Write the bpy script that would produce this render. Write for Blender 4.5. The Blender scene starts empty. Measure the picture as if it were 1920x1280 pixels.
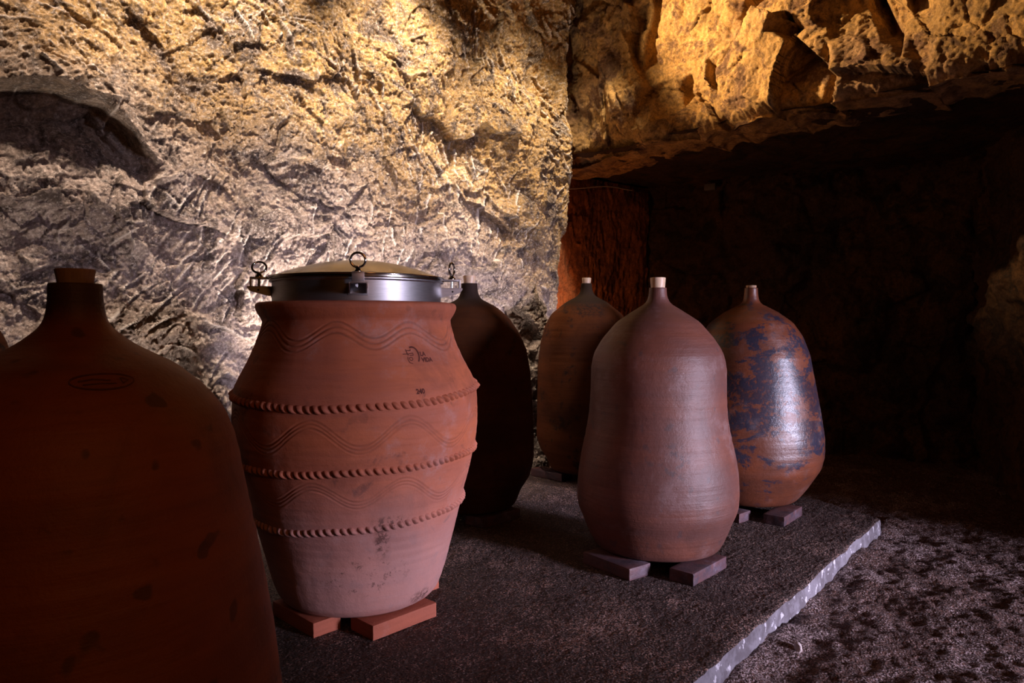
import bpy, bmesh, math, random
import numpy as np
from mathutils import Vector, Matrix

sc = bpy.context.scene
COL = sc.collection
PI = math.pi

# ------------------------------------------------------------------ camera
cam_d = bpy.data.cameras.new('camera')
cam = bpy.data.objects.new('camera', cam_d); COL.objects.link(cam)
cam_d.sensor_width = 36.0
cam_d.lens = 36.0 * 1330.0 / 1920.0
cam_d.clip_start = 0.02
cam.location = (0, 0, 0.855)
cam.rotation_euler = (PI/2 - math.atan(35/1330), 0, 0)
sc.camera = cam

# ------------------------------------------------------------------ world, view, lights
sc.view_settings.view_transform = 'Standard'
sc.view_settings.look = 'None'
sc.view_settings.gamma = 1
sc.view_settings.use_curve_mapping = False
sc.view_settings.exposure = 0.0
w = bpy.data.worlds.new('world'); sc.world = w; w.use_nodes = True
bgn = w.node_tree.nodes['Background']
bgn.inputs[0].default_value = (1.0, 0.40, 0.12, 1)
bgn.inputs[1].default_value = 0.003

def aim(o, target):
    d = Vector(target) - o.location
    o.rotation_euler = d.to_track_quat('-Z', 'Y').to_euler()

def spot(name, loc, target, watts, color, cone, blend, radius):
    l = bpy.data.lights.new(name, 'SPOT'); l.energy = watts; l.color = color
    l.spot_size = math.radians(cone); l.spot_blend = blend; l.shadow_soft_size = radius
    o = bpy.data.objects.new(name, l); COL.objects.link(o); o.location = loc; aim(o, target); return o

def area(name, loc, target, watts, color, sx, sy, spread=180):
    l = bpy.data.lights.new(name, 'AREA'); l.shape = 'RECTANGLE'; l.size = sx; l.size_y = sy
    l.energy = watts; l.color = color; l.spread = math.radians(spread)
    o = bpy.data.objects.new(name, l); COL.objects.link(o); o.location = loc; aim(o, target); return o

def point(name, loc, watts, color, radius):
    l = bpy.data.lights.new(name, 'POINT'); l.energy = watts; l.color = color; l.shadow_soft_size = radius
    o = bpy.data.objects.new(name, l); COL.objects.link(o); o.location = loc; return o

# row of wall washers up under the cave roof, out of the frame, and uplights standing behind the jars
def at_wall(d, off, z):      # d metres back from the alcove corner along the left wall, off metres in front of it
    return (.36 - .751*d + .66*off, 4.20 - .660*d - .751*off, z)
for i, (d_, pw, col_) in enumerate(((.36, 215, (1.0, .80, .58)), (1.20, 310, (1.0, .81, .65)), (2.05, 270, (1.0, .81, .66)), (2.85, 140, (1.0, .78, .62)))):
    spot('wall_washer', at_wall(d_, .62, 2.92), at_wall(d_, 0, 1.72), pw, col_, 60, .85, .05)
for i, (d_, off_, pw) in enumerate(((1.60, .34, 240), (2.50, .36, 30), (.85, .34, 60))):
    spot('floor_uplight', at_wall(d_, off_, .16), at_wall(d_, 0, 1.22), pw, (1.0, .84, .74), 72, .9, .04)
spot('lintel_washer', (-0.22, 3.42, 2.56), (1.25, 3.40, 2.42), 330, (1.0, 0.68, 0.38), 62, 0.8, 0.03)
# daylight from the tall entrance far to the right
area('entrance_daylight', (6.7, -2.25, 1.20), (0.62, 2.60, 0.12), 35, (0.78, 0.71, 0.95), 0.85, 1.5, 24)
# lamp in the side passage behind the wall's end
point('passage_lamp', (0.27, 4.42, 0.90), 5.0, (1.0, 0.36, 0.12), 0.04)
# added warm fill behind the camera, not a lamp of the cellar
area('warm_fill', (1.3, -1.3, 2.0), (-0.2, 2.0, 0.6), 4.5, (1.0, 0.36, 0.10), 0.6, 0.6, 150)

# ------------------------------------------------------------------ numpy noise
def _hash(ix, iy, seed):
    h = (ix.astype(np.int64) * 374761393 + iy.astype(np.int64) * 668265263 + seed * 974634777) & 0xFFFFFFFF
    h = ((h ^ (h >> 13)) * 1274126177) & 0xFFFFFFFF
    h = ((h ^ (h >> 16)) * 2246822519) & 0xFFFFFFFF
    return (h ^ (h >> 15)) & 0xFFFFFFFF

def perlin(x, y, seed=0):
    xi = np.floor(x); yi = np.floor(y); xf = x - xi; yf = y - yi
    u = xf*xf*xf*(xf*(xf*6-15)+10); v = yf*yf*yf*(yf*(yf*6-15)+10)
    def g(ix, iy, dx, dy):
        a = _hash(ix, iy, seed) * (2*PI/4294967296.0)
        return np.cos(a)*dx + np.sin(a)*dy
    n00 = g(xi, yi, xf, yf); n10 = g(xi+1, yi, xf-1, yf)
    n01 = g(xi, yi+1, xf, yf-1); n11 = g(xi+1, yi+1, xf-1, yf-1)
    return 1.5*((n00*(1-u)+n10*u)*(1-v) + (n01*(1-u)+n11*u)*v)

def fbm(x, y, seed=0, octv=4, gain=0.5):
    s = 0; a = 1.0
    for i in range(octv):
        s = s + a*perlin(x*2**i, y*2**i, seed+i*17); a *= gain
    return s

def ridged(x, y, seed=0, octv=3):
    s = 0; a = 1.0; t = 0
    for i in range(octv):
        s = s + a*(1-np.abs(perlin(x*2**i, y*2**i, seed+i*31))*1.6); t += a; a *= 0.5
    return s/t

def facets(x, y, seed=0):
    """tilted planar chips: every cell gets a random plane; returns height and distance to the cell border"""
    xi = np.floor(x); yi = np.floor(y)
    f1 = np.full(x.shape, 9.0); f2 = np.full(x.shape, 9.0); h = np.zeros(x.shape)
    for dx in (-1, 0, 1):
        for dy in (-1, 0, 1):
            cx = xi+dx; cy = yi+dy
            a = _hash(cx, cy, seed)/4294967296.0; b = _hash(cx, cy, seed+5)/4294967296.0
            c = _hash(cx, cy, seed+9)/4294967296.0; e = _hash(cx, cy, seed+13)/4294967296.0
            px = cx+a; py = cy+b
            d = np.hypot(x-px, y-py)
            hh = (c-0.5)*0.9 + (x-px)*(e-0.5)*1.7 + (y-py)*(a-0.5)*1.7
            closer = d < f1
            f2 = np.where(closer, f1, np.minimum(f2, d)); h = np.where(closer, hh, h); f1 = np.where(closer, d, f1)
    return h, f2-f1

def smooth(a, b, x):
    t = np.clip((x-a)/(b-a), 0, 1); return t*t*(3-2*t)

def strokes(U, V, H, n, rng, region, ang, angj, length, width, amp):
    """chisel gouges stamped into a height grid (rows = V, columns = U)"""
    du = U[0, 1]-U[0, 0]; dv = V[-1, 0]-V[-2, 0]; u0 = U[0, 0]; v0 = V[-1, 0]-dv*(U.shape[0]-1)
    for _ in range(n):
        cu = rng.uniform(region[0], region[1]); cv = rng.uniform(region[2], region[3])
        if math.sin(cu*3.1+1.7*math.sin(cv*2.9))*math.sin(cv*4.3+cu*1.3) + rng.uniform(-.35, .35) < .05: continue      # gouges come in clusters
        a = math.radians(ang(cu, cv) + rng.gauss(0, angj)); L = length*rng.uniform(.5, 1.4); W = width*rng.uniform(.6, 1.5)
        R = L+W
        i0 = max(0, int((cu-R-u0)/du)); i1 = min(U.shape[1], int((cu+R-u0)/du)+1)
        j0 = max(0, int((cv-R-v0)/dv)); j1 = min(U.shape[0], int((cv+R-v0)/dv)+1)
        if i1-i0 < 2 or j1-j0 < 2: continue
        x = U[j0:j1, i0:i1]-cu; y = V[j0:j1, i0:i1]-cv
        p = x*math.cos(a)+y*math.sin(a); q = -x*math.sin(a)+y*math.cos(a) + .12*p*p/L
        env = np.clip(1-(p/L)**2, 0, 1)**.5
        prof = -np.exp(-(q/W)**2) + .75*np.exp(-((q-1.7*W)/(.6*W))**2)
        H[j0:j1, i0:i1] += amp*rng.uniform(.5, 1.3)*env*prof
    return H

# ------------------------------------------------------------------ mesh helpers
def mesh_obj(name, verts, faces, mat=None, parent=None, smoothf=True):
    me = bpy.data.meshes.new(name)
    if isinstance(verts, np.ndarray):
        nv = len(verts); nf = len(faces)
        me.vertices.add(nv); me.vertices.foreach_set('co', verts.astype(np.float32).ravel())
        me.loops.add(nf*4); me.loops.foreach_set('vertex_index', faces.astype(np.int32).ravel())
        me.polygons.add(nf); me.polygons.foreach_set('loop_start', np.arange(0, nf*4, 4, dtype=np.int32))
        me.polygons.foreach_set('loop_total', np.full(nf, 4, dtype=np.int32))
        me.update(calc_edges=True); me.validate()
    else:
        me.from_pydata(verts, [], faces); me.update()
    me.polygons.foreach_set('use_smooth', np.full(len(me.polygons), smoothf, dtype=bool))
    o = bpy.data.objects.new(name, me); COL.objects.link(o)
    if mat: me.materials.append(mat)
    if parent: o.parent = parent
    return o

def grid_faces(nr, nc, wrap=False):
    j, i = np.meshgrid(np.arange(nr-1), np.arange(nc if wrap else nc-1), indexing='ij')
    i2 = (i+1) % nc
    return np.stack([j*nc+i, j*nc+i2, (j+1)*nc+i2, (j+1)*nc+i], -1).reshape(-1, 4)

def attr(o, name, arr):
    a = o.data.attributes.new(name, 'FLOAT', 'POINT'); a.data.foreach_set('value', arr.astype(np.float32).ravel())

def bm_obj(name, bm, mat=None, parent=None, smoothf=False, angle=None):
    me = bpy.data.meshes.new(name)
    bmesh.ops.recalc_face_normals(bm, faces=bm.faces)
    bm.to_mesh(me); bm.free()
    me.polygons.foreach_set('use_smooth', np.full(len(me.polygons), smoothf, dtype=bool))
    if smoothf and angle: me.set_sharp_from_angle(angle=math.radians(angle))
    o = bpy.data.objects.new(name, me); COL.objects.link(o)
    if mat: me.materials.append(mat)
    if parent: o.parent = parent
    return o

def add_box(bm, c, s, rot=None, bevel=0.0):
    r = bmesh.ops.create_cube(bm, size=1.0)
    vs = r['verts']
    M = Matrix.Translation(c) @ (rot.to_4x4() if rot else Matrix.Identity(4)) @ Matrix.Diagonal((*s, 1))
    bmesh.ops.transform(bm, matrix=M, verts=vs)
    if bevel > 0:
        es = {e for v in vs for e in v.link_edges}
        bmesh.ops.bevel(bm, geom=list(es), offset=bevel, segments=2, affect='EDGES', profile=.6)

def add_lathe(bm, prof, n=64, c=(0, 0, 0), cap=True):
    rings = []
    for r, z in prof:
        rings.append([bm.verts.new((c[0]+r*math.cos(2*PI*k/n), c[1]+r*math.sin(2*PI*k/n), c[2]+z)) for k in range(n)])
    for a, b in zip(rings, rings[1:]):
        for k in range(n):
            bm.faces.new((a[k], a[(k+1) % n], b[(k+1) % n], b[k]))
    if cap:
        bm.faces.new(rings[0]); bm.faces.new(rings[-1])

def add_torus(bm, c, R, r, M, n=40, m=12, sx=1.0, sy=1.0):
    rings = []
    for k in range(n):
        a = 2*PI*k/n; ring = []
        for q in range(m):
            b = 2*PI*q/m
            p = Vector(((R+r*math.cos(b))*math.cos(a)*sx, r*math.sin(b), (R+r*math.cos(b))*math.sin(a)*sy))
            ring.append(bm.verts.new(Vector(c) + M @ p))
        rings.append(ring)
    for k in range(n):
        A = rings[k]; B = rings[(k+1) % n]
        for q in range(m):
            bm.faces.new((A[q], A[(q+1) % m], B[(q+1) % m], B[q]))

def thing(name, label, cat, loc, rz=0, group=None):
    o = bpy.data.objects.new(name, None); COL.objects.link(o)
    o.empty_display_size = .1
    o.location = loc; o.rotation_euler = (0, 0, rz); o['label'] = label; o['category'] = cat
    if group: o['group'] = group
    return o

def tag(o, label, cat, group=None):
    o['label'] = label; o['category'] = cat
    if group: o['group'] = group
    return o

def structure(o): o['kind'] = 'structure'; return o

# ------------------------------------------------------------------ materials
class NT:
    def __init__(s, name):
        s.m = bpy.data.materials.new(name); s.m.use_nodes = True; s.t = s.m.node_tree
        s.b = s.t.nodes['Principled BSDF']
        s.co = s.t.nodes.new('ShaderNodeTexCoord').outputs['Object']
    def n(s, typ, **kw):
        nd = s.t.nodes.new(typ)
        for k, v in kw.items(): setattr(nd, k, v)
        return nd
    def link(s, a, b): s.t.links.new(a, b)
    def put(s, sock, v):
        if isinstance(v, bpy.types.NodeSocket): s.link(v, sock)
        elif isinstance(v, tuple) and len(v) == 3 and sock.type == 'RGBA': sock.default_value = (*v, 1)
        else: sock.default_value = v
    def noise(s, scale, detail=5, rough=.6, off=(0, 0, 0), stretch=(1, 1, 1), dist=0.0, co=None):
        mp = s.n('ShaderNodeMapping'); s.link(co or s.co, mp.inputs[0]); mp.inputs[1].default_value = off; mp.inputs[3].default_value = stretch
        nd = s.n('ShaderNodeTexNoise'); s.link(mp.outputs[0], nd.inputs['Vector'])
        nd.inputs['Scale'].default_value = scale; nd.inputs['Detail'].default_value = detail
        nd.inputs['Roughness'].default_value = rough; nd.inputs['Distortion'].default_value = dist
        return nd.outputs['Fac']
    def voro(s, scale, off=(0, 0, 0), feature='F1', stretch=(1, 1, 1)):
        mp = s.n('ShaderNodeMapping'); s.link(s.co, mp.inputs[0]); mp.inputs[1].default_value = off; mp.inputs[3].default_value = stretch
        nd = s.n('ShaderNodeTexVoronoi', feature=feature); s.link(mp.outputs[0], nd.inputs['Vector']); nd.inputs['Scale'].default_value = scale
        return nd.outputs['Distance']
    def ramp(s, f, a, b, lo=0.0, hi=1.0):
        nd = s.n('ShaderNodeMapRange', interpolation_type='SMOOTHSTEP'); s.put(nd.inputs[0], f)
        nd.inputs[1].default_value = a; nd.inputs[2].default_value = b; nd.inputs[3].default_value = lo; nd.inputs[4].default_value = hi
        return nd.outputs[0]
    def math(s, op, a, b=0.0):
        nd = s.n('ShaderNodeMath', operation=op); s.put(nd.inputs[0], a); s.put(nd.inputs[1], b); return nd.outputs[0]
    def mix(s, f, a, b, mode='MIX'):
        nd = s.n('ShaderNodeMix', data_type='RGBA', blend_type=mode); s.put(nd.inputs[0], f)
        s.put(nd.inputs[6], a); s.put(nd.inputs[7], b); return nd.outputs[2]
    def attr(s, name):
        nd = s.n('ShaderNodeAttribute', attribute_name=name); return nd.outputs['Fac']
    def sep(s, co=None):
        nd = s.n('ShaderNodeSeparateXYZ'); s.link(co or s.co, nd.inputs[0]); return nd.outputs
    def bump(s, h, strength, dist, prev=None):
        nd = s.n('ShaderNodeBump'); s.put(nd.inputs['Height'], h); nd.inputs['Strength'].default_value = strength
        nd.inputs['Distance'].default_value = dist
        if prev: s.link(prev, nd.inputs['Normal'])
        return nd.outputs[0]
    def done(s, col=None, rough=.8, normal=None, metal=0.0, spec=None, coat=None):
        if col is not None: s.put(s.b.inputs['Base Color'], col)
        s.put(s.b.inputs['Roughness'], rough); s.put(s.b.inputs['Metallic'], metal)
        if spec is not None: s.put(s.b.inputs['Specular IOR Level'], spec)
        if coat is not None: s.put(s.b.inputs['Coat Weight'], coat)
        if normal: s.link(normal, s.b.inputs['Normal'])
        return s.m

def rock_material(name, base1, base2, ochre, pale, stain, ochre_fn=None, pale_amt=1.0, spec=.35, stain_amt=.9, bumpd=.018):
    t = NT(name)
    n1 = t.noise(3.2, 6, .62); n2 = t.noise(1.3, 4, .6, (5, 2, 1)); n3 = t.noise(38, 6, .7, (1, 1, 3)); n4 = t.noise(9, 6, .68, (9, 4, 3), dist=.6)
    col = t.mix(t.ramp(n1, .38, .62), base1, base2)
    oz = t.ramp(n2, .40, .60)
    if ochre_fn: oz = ochre_fn(t, oz, n2)
    col = t.mix(oz, col, t.mix(t.ramp(n4, .35, .65), ochre, tuple(c*.55 for c in ochre)))
    n5 = t.noise(5.5, 8, .72, (2, 8, 5), dist=.8); n6 = t.noise(85, 6, .8, (3, 1, 6))
    col = t.mix(t.math('MULTIPLY', t.ramp(n5, .49, .60), stain_amt), col, stain)
    col = t.mix(t.math('MULTIPLY', t.ramp(n3, .50, .62), .6), col, tuple(c*.36 for c in base1))
    col = t.mix(t.math('MULTIPLY', t.ramp(n6, .50, .60), .5), col, tuple(c*.30 for c in base1))
    col = t.mix(t.math('MULTIPLY', t.ramp(n6, .48, .40), .45*pale_amt), col, pale)
    v = t.attr('vein')
    col = t.mix(t.math('MULTIPLY', t.math('MULTIPLY', v, t.ramp(n3, .25, .44)), pale_amt), col, pale)
    col = t.mix(t.math('MULTIPLY', t.ramp(t.noise(120, 3, .7), .60, .70), .35*pale_amt), col, pale)
    b = t.bump(t.noise(26, 10, .8), 1.0, bumpd)
    b = t.bump(n6, .9, .007, b)
    return t.done(col, .78, b, spec=spec)

def left_ochre(t, oz, n2):
    s = t.sep()
    # ochre band: the upper part of the wall and towards its right end
    hz = t.math('ADD', t.math('MULTIPLY', s[2], .66), t.math('MULTIPLY', s[0], .14))
    f = t.math('ADD', hz, t.math('MULTIPLY', n2, .9))
    return t.math('MULTIPLY', t.ramp(f, 1.10, 1.58), .92)

M_WALL = rock_material('rock_left', (.58, .45, .375), (.36, .265, .215), (.74, .43, .11), (1.0, .88, .77), (.10, .066, .05), left_ochre, 1.15)
M_LINTEL = rock_material('rock_lintel', (.50, .29, .13), (.36, .19, .085), (.74, .42, .12), (.80, .55, .34), (.12, .05, .025),
                         lambda t, oz, n2: t.ramp(n2, .36, .52), .45, bumpd=.0075)
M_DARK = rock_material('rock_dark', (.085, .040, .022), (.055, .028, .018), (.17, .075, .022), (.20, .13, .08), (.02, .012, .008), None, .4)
M_RED = rock_material('rock_red', (.50, .17, .06), (.38, .12, .045), (.50, .17, .05), (.55, .25, .12), (.12, .035, .015), None, .4)

def clay(name, a, b, dark, dark_lo=.58, dark_amt=.6, pale=(.5, .4, .36), pale_amt=.15, rough=.62, neck=None, seed=0.0, blobs=(),
         gloss=None, ring=1.0, spots=.6, top_tint=None, coat=0.0, band=None, groove=False, lowpale=None, spec=None):
    t = NT(name); o = (seed, seed*1.7, seed*.6)
    s = t.sep()
    n1 = t.noise(4.0, 5, .6, o); nb = t.noise(2.2, 4, .6, o, (1, 1, 7)); n2 = t.noise(9, 6, .65, (o[1], o[0], 2), dist=.5)
    n3 = t.noise(60, 5, .7, o); nf = t.noise(230, 3, .6, o)
    col = t.mix(t.ramp(t.math('ADD', t.math('MULTIPLY', n1, .5), t.math('MULTIPLY', nb, .5)), .40, .60), a, b)
    col = t.mix(t.math('MULTIPLY', t.ramp(t.noise(14, 3, .5, o, (1, 1, 9)), .45, .75), .35), col, tuple(c*.62 for c in a))
    if band:
        q = t.math('DIVIDE', t.math('SUBTRACT', s[2], band[0]), band[1]); q = t.math('MULTIPLY', q, q)
        n2b = t.math('ADD', t.noise(5.5, 8, .72, (o[0], 1, o[1]), (1, 1, 1.6), dist=.4), t.math('SUBTRACT', band[2], t.math('MULTIPLY', q, band[2])))
    else: n2b = n2
    dk = t.ramp(n2b, dark_lo, dark_lo+(.05 if band else .10))
    dk = t.math('MULTIPLY', dk, t.ramp(n3, .32, .5))
    col = t.mix(t.math('MULTIPLY', dk, dark_amt), col, dark)
    col = t.mix(t.math('MULTIPLY', t.ramp(t.noise(22, 2, .4, (o[0], 3, 3)), .66, .72), spots), col, dark)
    col = t.mix(t.math('MULTIPLY', t.ramp(t.noise(6, 6, .75, (2, o[0], 7)), .52, .72), pale_amt), col, pale)
    col = t.mix(t.math('MULTIPLY', t.ramp(nf, .70, .78), .35), col, pale)
    smg = t.noise(3.1, 7, .68, (o[1], 4, o[0]), (1, 1, .8), dist=.5)
    col = t.mix(t.math('MULTIPLY', t.ramp(smg, .50, .66), .42), col, tuple(c*.45 for c in b))
    if lowpale: col = t.mix(t.math('MULTIPLY', t.ramp(t.math('ADD', s[2], t.math('MULTIPLY', n1, .35)), lowpale[0]+.35, lowpale[0]), lowpale[1]), col, lowpale[2])
    for (bx, by, bz, br, bh, lo) in blobs:      # soot and mould stains of their own shape
        dx = t.math('POWER', t.math('ABSOLUTE', t.math('SUBTRACT', s[0], bx)), 2.0); dy = t.math('POWER', t.math('ABSOLUTE', t.math('SUBTRACT', s[1], by)), 2.0)
        dz = t.math('POWER', t.math('ABSOLUTE', t.math('SUBTRACT', s[2], bz)), 2.0)
        e_ = t.math('ADD', t.math('DIVIDE', t.math('ADD', dx, dy), br*br), t.math('DIVIDE', dz, bh*bh))
        m_ = t.math('MULTIPLY', t.ramp(e_, 1.3, .1), t.ramp(t.noise(48, 7, .8, (bx*9, by, bz)), lo, lo+.07))
        col = t.mix(t.math('MULTIPLY', m_, .85), col, dark)
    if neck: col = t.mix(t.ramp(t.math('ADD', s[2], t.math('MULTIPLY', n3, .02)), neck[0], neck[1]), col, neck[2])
    if top_tint: col = t.mix(t.ramp(t.math('ADD', s[2], t.math('MULTIPLY', n1, .25)), top_tint[0], top_tint[1]), col, top_tint[2], 'MULTIPLY')
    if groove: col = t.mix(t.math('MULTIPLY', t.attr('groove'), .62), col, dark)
    rg = t.math('ADD', rough-.08, t.math('MULTIPLY', n2, .16))
    if gloss is not None:
        rg = t.math('SUBTRACT', rg, t.math('MULTIPLY', dk, gloss))
    rings = t.noise(7, 4, .6, o, (.25, .25, 9))
    bp = t.bump(rings, .30*ring, .006)
    bp = t.bump(n3, .35, .004, bp); bp = t.bump(nf, .3, .0015, bp)
    return t.done(col, rg, bp, coat=coat if coat else None, spec=spec)

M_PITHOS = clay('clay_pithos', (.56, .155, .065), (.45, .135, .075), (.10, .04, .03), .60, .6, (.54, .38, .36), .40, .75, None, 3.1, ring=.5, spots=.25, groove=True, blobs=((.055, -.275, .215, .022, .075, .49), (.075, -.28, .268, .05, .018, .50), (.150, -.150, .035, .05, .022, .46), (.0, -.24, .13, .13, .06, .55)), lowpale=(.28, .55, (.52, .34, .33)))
M_MID = clay('clay_mid', (.130, .040, .023), (.098, .036, .027), (.055, .032, .032), .62, .7, (.34, .26, .26), .22, .54, None, 7.7, gloss=.05, blobs=((-.0, -.255, .33, .055, .07, .50), (.03, -.2, .60, .03, .04, .54)))
M_RIGHT = clay('clay_right', (.155, .042, .017), (.11, .034, .018), (.020, .022, .040), .50, .95, (.30, .24, .24), .22, .40, None, 12.3, ring=.55, gloss=.08, spots=.3, band=(.44, .27, .07))
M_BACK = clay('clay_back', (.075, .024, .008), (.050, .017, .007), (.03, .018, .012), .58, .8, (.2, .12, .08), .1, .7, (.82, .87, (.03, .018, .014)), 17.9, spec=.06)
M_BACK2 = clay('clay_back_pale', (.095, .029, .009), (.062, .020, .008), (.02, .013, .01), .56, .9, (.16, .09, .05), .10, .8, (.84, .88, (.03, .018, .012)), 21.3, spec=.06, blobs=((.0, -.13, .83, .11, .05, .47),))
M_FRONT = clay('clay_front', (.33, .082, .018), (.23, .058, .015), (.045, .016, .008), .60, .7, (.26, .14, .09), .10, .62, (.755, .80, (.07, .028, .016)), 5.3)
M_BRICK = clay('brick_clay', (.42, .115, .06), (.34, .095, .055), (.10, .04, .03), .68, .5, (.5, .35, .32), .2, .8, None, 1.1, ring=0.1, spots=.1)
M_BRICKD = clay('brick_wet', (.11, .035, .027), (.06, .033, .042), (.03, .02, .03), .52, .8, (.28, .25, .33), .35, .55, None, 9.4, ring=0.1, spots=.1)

def plain(name, col, rough=.5, metal=0.0, bump=0.0, scale=60, spec=None, var=.25, stretch=(1, 1, 1), sss=0.0):
    t = NT(name); n = t.noise(scale, 4, .6, (0, 0, 0), stretch)
    c = t.mix(t.ramp(n, .35, .65), col, tuple(x*(1-var) for x in col))
    b = t.bump(n, bump, .002) if bump else None
    m = t.done(c, t.math('ADD', rough-.04, t.math('MULTIPLY', n, .08)), b, metal, spec)
    if sss: t.b.inputs['Subsurface Weight'].default_value = sss; t.b.inputs['Subsurface Radius'].default_value = (.02, .012, .006)
    return m

M_STEEL = plain('brushed_steel', (.52, .51, .52), .44, 1.0, .05, 30, stretch=(1, 1, 14), var=.12)
M_STEEL_B = plain('polished_steel', (.62, .60, .58), .16, 1.0, 0, 20, var=.1)
M_DARKM = plain('dark_steel', (.03, .03, .03), .5, 1.0)
M_DOME = plain('lid_steel', (.40, .365, .31), .24, 1.0, .05, 7, var=.45)
M_CORK = plain('silicone_bung', (.66, .47, .31), .45, 0, .1, 40, sss=.15, var=.12)
M_CORKD = plain('cork_wood', (.42, .25, .14), .6, 0, .4, 50, stretch=(1, 1, .2), var=.45)
M_INK = plain('stamped_recess', (.14, .035, .022), .9, 0, 0, 80)
M_INKD = plain('stamped_dark', (.15, .038, .010), .9, 0, 0, 80)
M_CABLE = plain('cable_sheath', (.45, .38, .34), .4)
M_BOXM = plain('grey_plastic', (.16, .15, .14), .5)
M_STONE = plain('pale_stone', (.50, .42, .40), .85, 0, .6, 40)

def ground_material(name, dirt1, dirt2, dust, dust_lo, speck):
    t = NT(name)
    n1 = t.noise(2.0, 6, .65, (3, 3, 0)); n2 = t.noise(7, 6, .7, (1, 7, 0)); n3 = t.noise(130, 5, .75); n4 = t.noise(45, 4, .7)
    v = t.voro(150)
    vc = t.n('ShaderNodeTexVoronoi'); t.link(t.co, vc.inputs['Vector']); vc.inputs['Scale'].default_value = 290
    gr = t.n('ShaderNodeSeparateColor'); t.link(vc.outputs['Color'], gr.inputs[0]); grain = gr.outputs[0]
    col = t.mix(t.ramp(n2, .38, .62), dirt1, dirt2)
    col = t.mix(t.ramp(n3, .42, .60), col, tuple(c*.30 for c in dirt1))
    area_ = t.ramp(t.math('ADD', t.math('MULTIPLY', n1, .55), t.math('MULTIPLY', n2, .45)), dust_lo, dust_lo+.14)
    gm = t.ramp(t.math('ADD', grain, t.math('MULTIPLY', area_, .45)), .78, 1.05)
    col = t.mix(t.math('MULTIPLY', gm, .9), col, dust)
    col = t.mix(t.ramp(grain, .30, .05), col, tuple(c*.25 for c in dirt1))
    col = t.mix(t.math('MULTIPLY', t.ramp(t.noise(260, 2, .5, (4, 4, 4)), .66, .72), speck), col, (.75, .66, .62))
    b = t.bump(n4, .6, .012); b = t.bump(v, .8, .006, b); b = t.bump(n3, .8, .004, b)
    return t.done(col, .72, b, spec=.5)

M_FLOOR = ground_material('earth_floor', (.120, .048, .030), (.08, .029, .015), (.34, .255, .25), .47, .6)
M_SLAB = ground_material('slab_dirt', (.060, .027, .019), (.040, .017, .011), (.30, .18, .145), .50, .45)
tt = NT('slab_concrete_edge')
_c = tt.mix(tt.ramp(tt.noise(14, 6, .7), .40, .6), (.17, .155, .175), (.09, .075, .085))
_c = tt.mix(tt.math('MULTIPLY', tt.ramp(tt.noise(30, 3, .6, (4, 1, 1)), .60, .66), .9), _c, (.5, .48, .52))
M_EDGE = tt.done(_c, .8, tt.bump(tt.noise(80, 6, .7), .8, .006))

# ------------------------------------------------------------------ the setting: rock walls
def wall_along(name, path, z0, z1, step, hfun, mat, zstep=None):
    """rock wall following a plan path; hfun(u, z) -> (height toward the viewer's side, vein)"""
    P = np.array(path, float); seg = np.hypot(*np.diff(P, axis=0).T); cum = np.concatenate([[0], np.cumsum(seg)])
    U = np.arange(0, cum[-1], step); Z = np.arange(z0, z1+1e-6, zstep or step)
    xs = np.interp(U, cum, P[:, 0]); ys = np.interp(U, cum, P[:, 1])
    k = max(3, int(.10/step)); ker = np.hanning(k+2)[1:-1]; ker /= ker.sum()
    xs = np.convolve(np.pad(xs, k, 'reflect', reflect_type='odd'), ker, 'same')[k:-k]
    ys = np.convolve(np.pad(ys, k, 'reflect', reflect_type='odd'), ker, 'same')[k:-k]
    tx = np.gradient(xs); ty = np.gradient(ys); L = np.hypot(tx, ty); nx = ty/L; ny = -tx/L
    UU, ZZ = np.meshgrid(U, Z)
    H, V, SH = hfun(UU, ZZ)
    X = xs[None, :]+nx[None, :]*H + SH*tx[0]/L[0]; Y = ys[None, :]+ny[None, :]*H + SH*ty[0]/L[0]
    co = np.stack([X, Y, ZZ], -1).reshape(-1, 3)
    o = mesh_obj(name, co, grid_faces(len(Z), len(U)), mat)
    attr(o, 'vein', V)
    return structure(o)

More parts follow.
